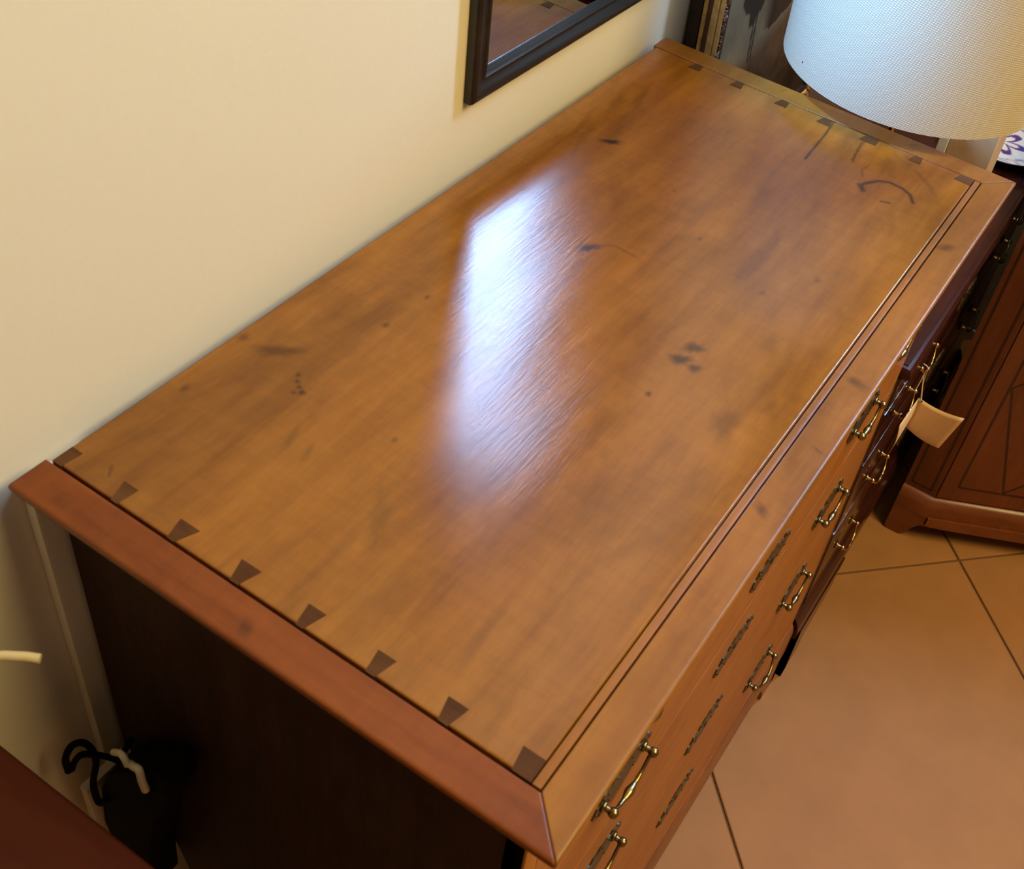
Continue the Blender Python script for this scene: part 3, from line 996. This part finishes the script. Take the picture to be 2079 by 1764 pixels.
for a, b in (((sA, zA), (sB, zA)), ((sA, zB), (sB, zB)), ((sA, zA), (sA, zB)), ((sB, zA), (sB, zB))):
    strip(a, b, 0.0045, 0.003, door)
sm_, zm = (sA + sB) / 2, (zA + zB) / 2
for a, b in (((0.117, zA + 0.002), (sA + 0.004, 0.412)), ((0.117, zA + 0.002), (0.29, 0.335)), ((sA + 0.004, 0.412), (0.20, 0.56)), ((0.29, 0.335), (sB, 0.50)), ((0.20, 0.56), (0.29, 0.335))):
    strip(a, b, 0.0042, 0.003, door)
# canted panel stringing
for a, b in (((0.011, 0.130), (0.011, 0.77)), ((0.049, 0.130), (0.049, 0.77)), ((0.011, 0.130), (0.049, 0.130)), ((0.011, 0.77), (0.049, 0.77))):
    strip(a, b, 0.0042, 0.0, cab, 'cant')

# ------------------------------------------------------------------ lamp on the dark chest
LX, LY, LR = 1.056, -0.283, 0.160
lamp = thing('table_lamp', 'table lamp with wide woven linen drum shade standing on dark chest', 'lamp', (LX, LY, DZT))
def shade_mesh():
    n, hN = 128, 10
    z0, hh = 1.03 - DZT, 0.27
    V, F = [], []
    uvs = {}
    for side in (0, 1):
        for j in range(hN + 1):
            t = j / hN
            r = (LR + 0.006 * t) - 0.0016 * side
            for k in range(n):
                a = 2 * math.pi * k / n
                V.append((r * math.cos(a), r * math.sin(a), z0 + hh * t))
    K = (hN + 1) * n
    for side in (0, 1):
        for j in range(hN):
            for k in range(n):
                q = [side * K + j * n + k, side * K + j * n + (k + 1) % n, side * K + (j + 1) * n + (k + 1) % n, side * K + (j + 1) * n + k]
                F.append(q if side == 0 else q[::-1])
    for k in range(n):
        F.append((k, K + k, K + (k + 1) % n, (k + 1) % n))
        t = hN * n
        F.append((t + k, t + (k + 1) % n, K + t + (k + 1) % n, K + t + k))
    me = raw_mesh('lamp_shade', V, F)
    uv = me.uv_layers.new(name='UVMap')
    for p in me.polygons:
        ks = [((me.loops[li].vertex_index % K) % n) for li in p.loop_indices]
        wrap = max(ks) - min(ks) > n / 2
        for li, k in zip(p.loop_indices, ks):
            vi = me.loops[li].vertex_index
            kk = k + n if (wrap and k < n / 2) else k
            uv.data[li].uv = (2 * math.pi * LR * kk / n, me.vertices[vi].co.z)
    try:
        me.set_sharp_from_angle(angle=math.radians(50))
    except Exception:
        pass
    return me
link('lamp_shade', shade_mesh(), M['linen'], lamp)
lathe('base', [(0, 0), (0.062, 0), (0.064, 0.006), (0.060, 0.016), (0.040, 0.024), (0.022, 0.032), (0.018, 0.05), (0.030, 0.085), (0.036, 0.12), (0.030, 0.16), (0.016, 0.19), (0.011, 0.21), (0.014, 0.216), (0, 0.218)], M['brown_dark'], lamp, 28)
lathe('stem', [(0, 0.216), (0.005, 0.217), (0.005, 0.33), (0.016, 0.335), (0.016, 0.385), (0, 0.388)], M['brass_br'], lamp, 16)
bm = bmesh.new()
for k in range(3):
    a = 2 * math.pi * k / 3 + 0.4
    tube_bm(bm, [(0.012 * math.cos(a), 0.012 * math.sin(a), 0.336), (0.1606 * math.cos(a), 0.1606 * math.sin(a), 0.336)], 0.0014, 6)
link('spider', bm_mesh(bm, 'spider', True, 60), M['brass'], lamp)

# ------------------------------------------------------------------ tan upright block under the shade
tb = thing('tan_box', 'plain tan upright box with white edge standing under the lampshade', 'box', (1.29, -0.357, DZT))
bm = bmesh.new()
add_box(bm, (-0.035, -0.034, 0), (0.035, 0.030, 0.245), 0.0015, 1)
link('cover', bm_mesh(bm, 'cover', True, 40), M['tan'], tb)
bm = bmesh.new()
add_box(bm, (-0.036, 0.0305, 0.0), (0.034, 0.0445, 0.244), 0.001, 1)
link('white_side', bm_mesh(bm, 'white_side', True, 40), M['white_edge'], tb)
tb.rotation_euler = (0, 0, math.radians(0))

# ------------------------------------------------------------------ blue, white and red porcelain dish
def dish():
    n, R = 96, 0.105
    prof = [(0.0, 0.004), (0.02, 0.004), (0.04, 0.0042), (0.06, 0.005), (0.068, 0.008), (0.080, 0.014), (0.095, 0.019), (0.103, 0.0215), (0.105, 0.0225), (0.1045, 0.021), (0.095, 0.015), (0.080, 0.009), (0.066, 0.003), (0.060, 0.0), (0.0, 0.0)]
    # finer radial rows for the painted pattern
    P = []
    for (r0, z0), (r1, z1) in zip(prof, prof[1:]):
        k = max(1, int(abs(r1 - r0) / 0.0025)) if z0 >= 0.004 and r1 > r0 else 1
        for i in range(k):
            t = i / k
            P.append((r0 + (r1 - r0) * t, z0 + (z1 - z0) * t))
    P.append(prof[-1])
    bm = bmesh.new()
    lathe_bm(bm, P, n)
    me = bm_mesh(bm, 'dish', True, 60)
    at = me.attributes.new('paint', 'FLOAT_COLOR', 'POINT')
    cols = np.empty((len(me.vertices), 4), dtype=np.float32)
    white, blue, red, green, gold = (0.72, 0.73, 0.76), (0.03, 0.05, 0.30), (0.40, 0.03, 0.02), (0.16, 0.20, 0.13), (0.45, 0.22, 0.05)
    for v in me.vertices:
        x, y, z = v.co
        r, a = math.hypot(x, y), math.atan2(y, x)
        c = white
        k = a / (2 * math.pi) * 12
        kf = (k % 1) - 0.5
        d = math.hypot(kf * 0.052, (r - 0.084))
        if r > 0.066 and r < 0.101:
            if 0.0075 < d < 0.0125:
                c = blue
            elif d < 0.003:
                c = red
            elif abs(abs(kf) - 0.5) < 0.09:
                c = (green, red, gold)[int(k + 0.5) % 3]
        if 0.060 < r < 0.064 or 0.1005 < r < 0.1025:
            c = blue
        if r < 0.045:
            d = abs(math.sin(3 * a)) * 0.03 + 0.008
            c = blue if abs(r - d) < 0.005 else red if abs(r - d) < 0.0075 else white
        cols[v.index] = (*c, 1)
    at.data.foreach_set('color', cols.ravel())
    return me
dm = tag(link('porcelain_dish', dish(), M['china'], None, (1.592, -0.357, DZT + 0.0002)), 'blue white and red patterned porcelain dish lying on dark chest behind tan box', 'dish')

# ------------------------------------------------------------------ pictures leaning against the wall
LEAN = -math.radians(1.2)
def pic_root(name, label, x, y, cat='picture'):
    return thing(name, label, cat, (x, y, DZT), (LEAN, 0, 0), 'pictures leaning against the wall')
def loc_box(bm, lo, hi, bev=0.0):
    add_box(bm, lo, hi, bev, 1)
def frame_rails(root, w, h, depth, rail, mats, y0=0.0, bev=0.0015):
    """four rails; local origin at lower left back corner, picture extends +x, front is -y"""
    for nm, lo, hi in (('frame_rail', (0, -depth + y0, 0), (rail, y0, h)), ('frame_rail', (w - rail, -depth + y0, 0), (w, y0, h)),
                       ('frame_rail', (rail, -depth + y0, 0), (w - rail, y0, rail)), ('frame_rail', (rail, -depth + y0, h - rail), (w - rail, y0, h))):
        bm = bmesh.new()
        loc_box(bm, lo, hi, bev)
        link(nm, bm_mesh(bm, nm, True, 40), mats, root)
p1 = pic_root('wooden_panel', 'dark brown panel edge nearest the wall behind gilt frames', 1.038, 0.0080)
bm = bmesh.new(); loc_box(bm, (0, -0.0165, 0), (0.50, 0, 0.46), 0.001)
link('panel', bm_mesh(bm, 'panel', True, 40), M['brown_dark'], p1)
bm = bmesh.new(); loc_box(bm, (0.04, -0.0171, 0.04), (0.46, -0.0164, 0.42))
link('panel_field', bm_mesh(bm, 'panel_field'), M['brown_edge'], p1)
p2 = pic_root('slim_gilt_frame', 'slim gilt picture frame second from the wall in the leaning stack', 1.037, -0.0098)
frame_rails(p2, 0.47, 0.45, 0.0062, 0.018, M['gold'], 0, 0.0012)
bm = bmesh.new(); loc_box(bm, (0.018, -0.004, 0.018), (0.452, -0.001, 0.432))
link('backing', bm_mesh(bm, 'backing'), M['brown_edge'], p2)
p3 = pic_root('brown_frame', 'brown picture frame third from the wall between two gilt frames', 1.038, -0.0164)
frame_rails(p3, 0.46, 0.44, 0.0076, 0.02, M['brown_edge'], 0, 0.001)
bm = bmesh.new(); loc_box(bm, (0.02, -0.005, 0.02), (0.44, -0.001, 0.42))
link('backing', bm_mesh(bm, 'backing'), M['brown_dark'], p3)

p4 = pic_root('landscape_painting', 'dark landscape painting with a tree in an ornate gilt frame, frontmost of the stack', 1.032, -0.0246)
PW, PH = 0.46, 0.44
frame_rails(p4, PW, PH, 0.0090, 0.030, M['gold'], 0, 0.0018)
for lo, hi in (((0.002, -0.0150, 0.002), (0.018, -0.0092, PH - 0.002)), ((PW - 0.018, -0.0150, 0.002), (PW - 0.002, -0.0092, PH - 0.002)),
               ((0.018, -0.0150, 0.002), (PW - 0.018, -0.0092, 0.018)), ((0.018, -0.0150, PH - 0.018), (PW - 0.018, -0.0092, PH - 0.002))):
    bm = bmesh.new(); loc_box(bm, lo, hi, 0.002)
    link('outer_gilt_edge', bm_mesh(bm, 'outer_gilt_edge', True, 40), M['gold'], p4)
rng = random.Random(5)
bm = bmesh.new()
def leafy(x, z, s, ang):
    mm = Matrix.Translation((x, -0.0155, z)) @ Matrix.Rotation(ang, 4, 'Y') @ Matrix.Diagonal((0.0026 * s, 0.0026, 0.0062 * s, 1))
    bmesh.ops.create_uvsphere(bm, u_segments=6, v_segments=5, radius=1.0, matrix=mm)
for k in range(62):
    z = 0.006 + k * 0.007
    if z > PH - 0.006:
        break
    for x0 in (0.0115, PW - 0.0115):
        leafy(x0 + rng.uniform(-0.003, 0.003), z, rng.uniform(0.7, 1.2), rng.uniform(-0.9, 0.9))
        leafy(x0 + rng.uniform(-0.005, 0.005), z + 0.003, rng.uniform(0.5, 0.9), rng.uniform(-1.5, 1.5))
for k in range(62):
    x = 0.02 + k * 0.007
    if x > PW - 0.02:
        break
    for z0 in (0.0105, PH - 0.0105):
        leafy(x, z0 + rng.uniform(-0.003, 0.003), rng.uniform(0.7, 1.2), rng.uniform(-0.9, 0.9))
carv = link('carved_ornament', bm_mesh(bm, 'carved_ornament', True, 60), M['gilt_dark'], p4)
for lo, hi in (((0.018, -0.0130, 0.018), (0.030, -0.0092, PH - 0.018)), ((PW - 0.030, -0.0130, 0.018), (PW - 0.018, -0.0092, PH - 0.018)),
               ((0.030, -0.0130, 0.018), (PW - 0.030, -0.0092, 0.030)), ((0.030, -0.0130, PH - 0.030), (PW - 0.030, -0.0092, PH - 0.018))):
    bm = bmesh.new(); loc_box(bm, lo, hi, 0.001)
    link('black_slip', bm_mesh(bm, 'black_slip', True, 40), M['liner'], p4)
def canvas():
    nx, nz = 150, 150
    x0, x1, z0, z1 = 0.030, PW - 0.030, 0.030, PH - 0.030
    xs, zs = np.linspace(x0, x1, nx), np.linspace(z0, z1, nz)
    V, C_ = [], []
    for x in xs:
        for z in zs:
            V.append((x, -0.0095, z))
            X, Z = x + 0.968, z + DZT - 0.965            # world position (height from the chest top)
            n1 = mnoise.fractal(Vector((X * 14, Z * 14, 0.3)), 0.6, 2.1, 5)
            n2 = mnoise.fractal(Vector((X * 40, Z * 40, 5.3)), 0.6, 2.1, 4)
            sky = np.array((0.25, 0.19, 0.10)) * (1 + 0.25 * n1)
            sky = sky + np.array((0.05, 0.045, 0.03)) * max(0, min(1, (Z - 0.0) / 0.08)) * (X < 1.15)
            g = -0.052 + 0.10 * (X - 1.10) + 0.012 * n1 + 0.25 * max(0, X - 1.155)
            col = sky
            if X > 1.135 + 0.008 * n1 and Z > g:
                f = min(1, (X - 1.135) / 0.03)
                col = sky * (1 - f) + np.array((0.050, 0.026, 0.012)) * f * (1 + 0.5 * n2)
            if Z < g:
                f = min(1, (g - Z) / 0.03)
                gc = np.array((0.12, 0.066, 0.028)) * (1 + 0.7 * n1 + 0.35 * n2)
                dk = max(0, min(1, (g - Z - 0.05) / 0.12))
                gc = gc * (1 - 0.75 * dk)
                col = sky * (1 - f) + gc * f
            # tree: crown and two slender trunks
            cx, cz = 1.088 - 0.05 * (Z - 0.02), 0.045
            dd = math.hypot((X - cx) / 0.036, (Z - cz) / 0.055) + 0.42 * n1 + 0.25 * n2
            if dd < 1.0:
                col = np.array((0.020, 0.020, 0.010)) * (1 + 0.5 * n2)
            for tx in (1.104, 1.1125):
                xx = tx - 0.12 * (Z + 0.03)
                if -0.075 < Z < 0.02 and abs(X - xx) < 0.0022:
                    col = np.array((0.022, 0.018, 0.010))
            C_.append((*np.clip(col, 0.003, 1), 1))
    F = []
    for i in range(nx - 1):
        for j in range(nz - 1):
            a = i * nz + j
            F.append((a, a + nz, a + nz + 1, a + 1))
    me = raw_mesh('canvas', V, F)
    at = me.attributes.new('paint', 'FLOAT_COLOR', 'POINT')
    at.data.foreach_set('color', np.array(C_, dtype=np.float32).ravel())
    return me
link('canvas', canvas(), M['canvas'], p4)

# ------------------------------------------------------------------ mirror on the wall
MX0, MZ0, MW, MH = 0.5445, 1.068, 0.62, 0.86
mir = thing('wall_mirror', 'wall mirror in a moulded black frame hanging above the honey chest', 'mirror', (MX0 + MW / 2, YW - 0.0005, MZ0))
def mirror_rails():
    prof = [(0.0, 0.0), (0.0, 0.010), (0.0015, 0.0135), (0.0045, 0.0150), (0.0085, 0.0142), (0.0125, 0.0118), (0.0165, 0.0098), (0.0190, 0.0096), (0.0205, 0.0112), (0.0225, 0.0114), (0.0240, 0.0096), (0.0262, 0.0090), (0.0275, 0.0075), (0.0290, 0.0070), (0.0310, 0.0045), (0.0310, 0.0)]
    hw = MW / 2
    cs = [(-hw, 0), (hw, 0), (hw, MH), (-hw, MH)]
    inn = [(1, 1), (-1, 1), (-1, -1), (1, -1)]
    for k in range(4):
        a, b = cs[k], cs[(k + 1) % 4]
        ia, ib = inn[k], inn[(k + 1) % 4]
        V = []
        for c, i_ in ((a, ia), (b, ib)):
            for d, t in prof:
                V.append((c[0] + i_[0] * d, -t * 0.75, c[1] + i_[1] * d))
        n = len(prof)
        F = [(j, (j + 1) % n, n + (j + 1) % n, n + j) for j in range(n)] + [tuple(range(n)), tuple(range(n, 2 * n))]
        me = raw_mesh('frame_rail', V, F)
        bm = bmesh.new(); bm.from_mesh(me)
        bmesh.ops.recalc_face_normals(bm, faces=bm.faces[:])
        bm.to_mesh(me); bm.free()
        try:
            me.set_sharp_from_angle(angle=math.radians(38))
        except Exception:
            pass
        link('frame_rail', me, M['ebony'], mir)
mirror_rails()
bm = bmesh.new()
add_box(bm, (-MW / 2 + 0.029, -0.0030, 0.029), (MW / 2 - 0.029, -0.0005, MH - 0.029))
link('mirror_glass', bm_mesh(bm, 'mirror_glass'), M['mirror'], mir)

# small grey plastic strip on the wall, just showing above the chest's back edge
bm = bmesh.new()
add_box(bm, (-0.015, -0.0032, -0.03), (0.015, 0, 0.007), 0.001, 1)
tag(link('wall_clip', bm_mesh(bm, 'wall_clip', True, 40), M['grey_pl'], None, (0.9425, YW - 0.0003, 0.964)), 'small pale grey plastic strip on the wall at the back edge of the honey chest', 'plastic strip')

# ------------------------------------------------------------------ red table at the lower left
RX1, RZ = -0.080, 0.80
rt = thing('red_table', 'polished red-brown wooden tabletop at the lower left beside the chest', 'table', (-0.45, -0.26, 0))
box('tabletop', (-0.82, -0.50, RZ - 0.022), (RX1, -0.020, RZ), M['redtop'], rt, 0.003, 3)
for lo, hi in (((-0.79, -0.47, RZ - 0.10), (-0.11, -0.45, RZ - 0.022)), ((-0.79, -0.07, RZ - 0.10), (-0.11, -0.05, RZ - 0.022)), ((-0.79, -0.45, RZ - 0.10), (-0.77, -0.07, RZ - 0.022)), ((-0.13, -0.45, RZ - 0.10), (-0.11, -0.07, RZ - 0.022))):
    box('apron', lo, hi, M['redtop'], rt)
for x in (-0.795, -0.145):
    for y in (-0.475, -0.085):
        bm = bmesh.new()
        l = rt.location
        vs = []
        for z, s in ((RZ - 0.022, 0.0), (RZ - 0.11, 0.0), (0.0, 0.010)):
            vs.append([bm.verts.new((xx - l.x, yy - l.y, z)) for xx, yy in ((x + s, y + s), (x + 0.04 - s, y + s), (x + 0.04 - s, y + 0.04 - s), (x + s, y + 0.04 - s))])
        for a, b in zip(vs, vs[1:]):
            for k in range(4):
                bm.faces.new((a[k], a[(k + 1) % 4], b[(k + 1) % 4], b[k]))
        bm.faces.new(vs[0]); bm.faces.new(vs[-1])
        link('leg', bm_mesh(bm, 'leg'), M['redtop'], rt)

# cream rod whose end reaches into view above the red table
rod = thing('curved_rod', 'slender cream rod reaching in from the left above the red table', 'rod', (-0.20, -0.06, RZ))
tube('arm', spline([(-0.0585, -0.0885, 0.939), (-0.066, -0.077, 0.9405), (-0.080, -0.062, 0.940), (-0.115, -0.052, 0.935), (-0.17, -0.055, 0.90), (-0.195, -0.06, 0.86), (-0.20, -0.06, 0.812)], 8), 0.0034, M['cream'], rod, 12)
lathe('foot', [(0, 0), (0.045, 0), (0.047, 0.004), (0.044, 0.009), (0.012, 0.013), (0.006, 0.02), (0, 0.02)], M['cream'], rod, 28)

# ------------------------------------------------------------------ socket, plugs, adaptor and cables in the gap
sk = thing('wall_socket', 'white wall socket plate below the trunking in the gap beside the chest', 'socket', (0.020, -0.0005, 0.56))
box('faceplate', (-0.018, -0.010, 0.520), (0.062, -0.0005, 0.600), M['white_pl'], sk, 0.002)

ad = thing('power_adaptor', 'black power adaptor block hanging in the dark gap beside the chest', 'adaptor', (0.0, -0.05, 0.50))
bm = bmesh.new()
poly = [(-0.021, 0.606), (-0.040, 0.655), (-0.058, 0.678), (-0.090, 0.712), (-0.118, 0.738), (-0.118, 0.697), (-0.0885, 0.620), (-0.067, 0.53), (-0.060, 0.44), (-0.020, 0.44), (-0.010, 0.53)]
prism_bm(bm, poly, -0.011, 0.024, 'x')
bmesh.ops.bevel(bm, geom=bm.edges[:], offset=0.004, segments=2, profile=0.6, affect='EDGES')
bmesh.ops.translate(bm, verts=bm.verts[:], vec=-ad.location)
link('block', bm_mesh(bm, 'block', True, 50), M['black'], ad)
tube('cable', spline([(-0.012, -0.03, 0.60), (-0.016, -0.022, 0.59), (-0.015, -0.02, 0.621), (-0.007, -0.02, 0.648), (-0.008, -0.02, 0.674), (-0.014, -0.02, 0.692), (-0.023, -0.02, 0.699), (-0.031, -0.02, 0.690), (-0.032, -0.02, 0.670)], 8), 0.0032, M['black'], ad, 8)
tube('cable', spline([(-0.030, -0.022, 0.672), (-0.027, -0.024, 0.682), (-0.019, -0.024, 0.683), (-0.007, -0.024, 0.665), (0.004, -0.030, 0.648), (0.010, -0.040, 0.636)], 8), 0.003, M['black'], ad, 8)
tube('cable', spline([(0.012, -0.022, 0.624), (0.020, -0.021, 0.629), (0.031, -0.020, 0.634)], 6), 0.0034, M['black'], ad, 8)
tube('white_plug', spline([(-0.013, -0.0633, 0.7211), (-0.014, -0.0740, 0.7318), (-0.015, -0.0798, 0.7325), (-0.015, -0.0822, 0.7235)], 6), 0.0030, M['white_pl'], ad, 10)
tube('white_plug', spline([(-0.013, -0.0822, 0.7225), (-0.014, -0.0890, 0.7262), (-0.015, -0.0963, 0.7304), (-0.016, -0.0983, 0.7163), (-0.015, -0.0990, 0.7003)], 6), 0.0034, M['white_pl'], ad, 10)
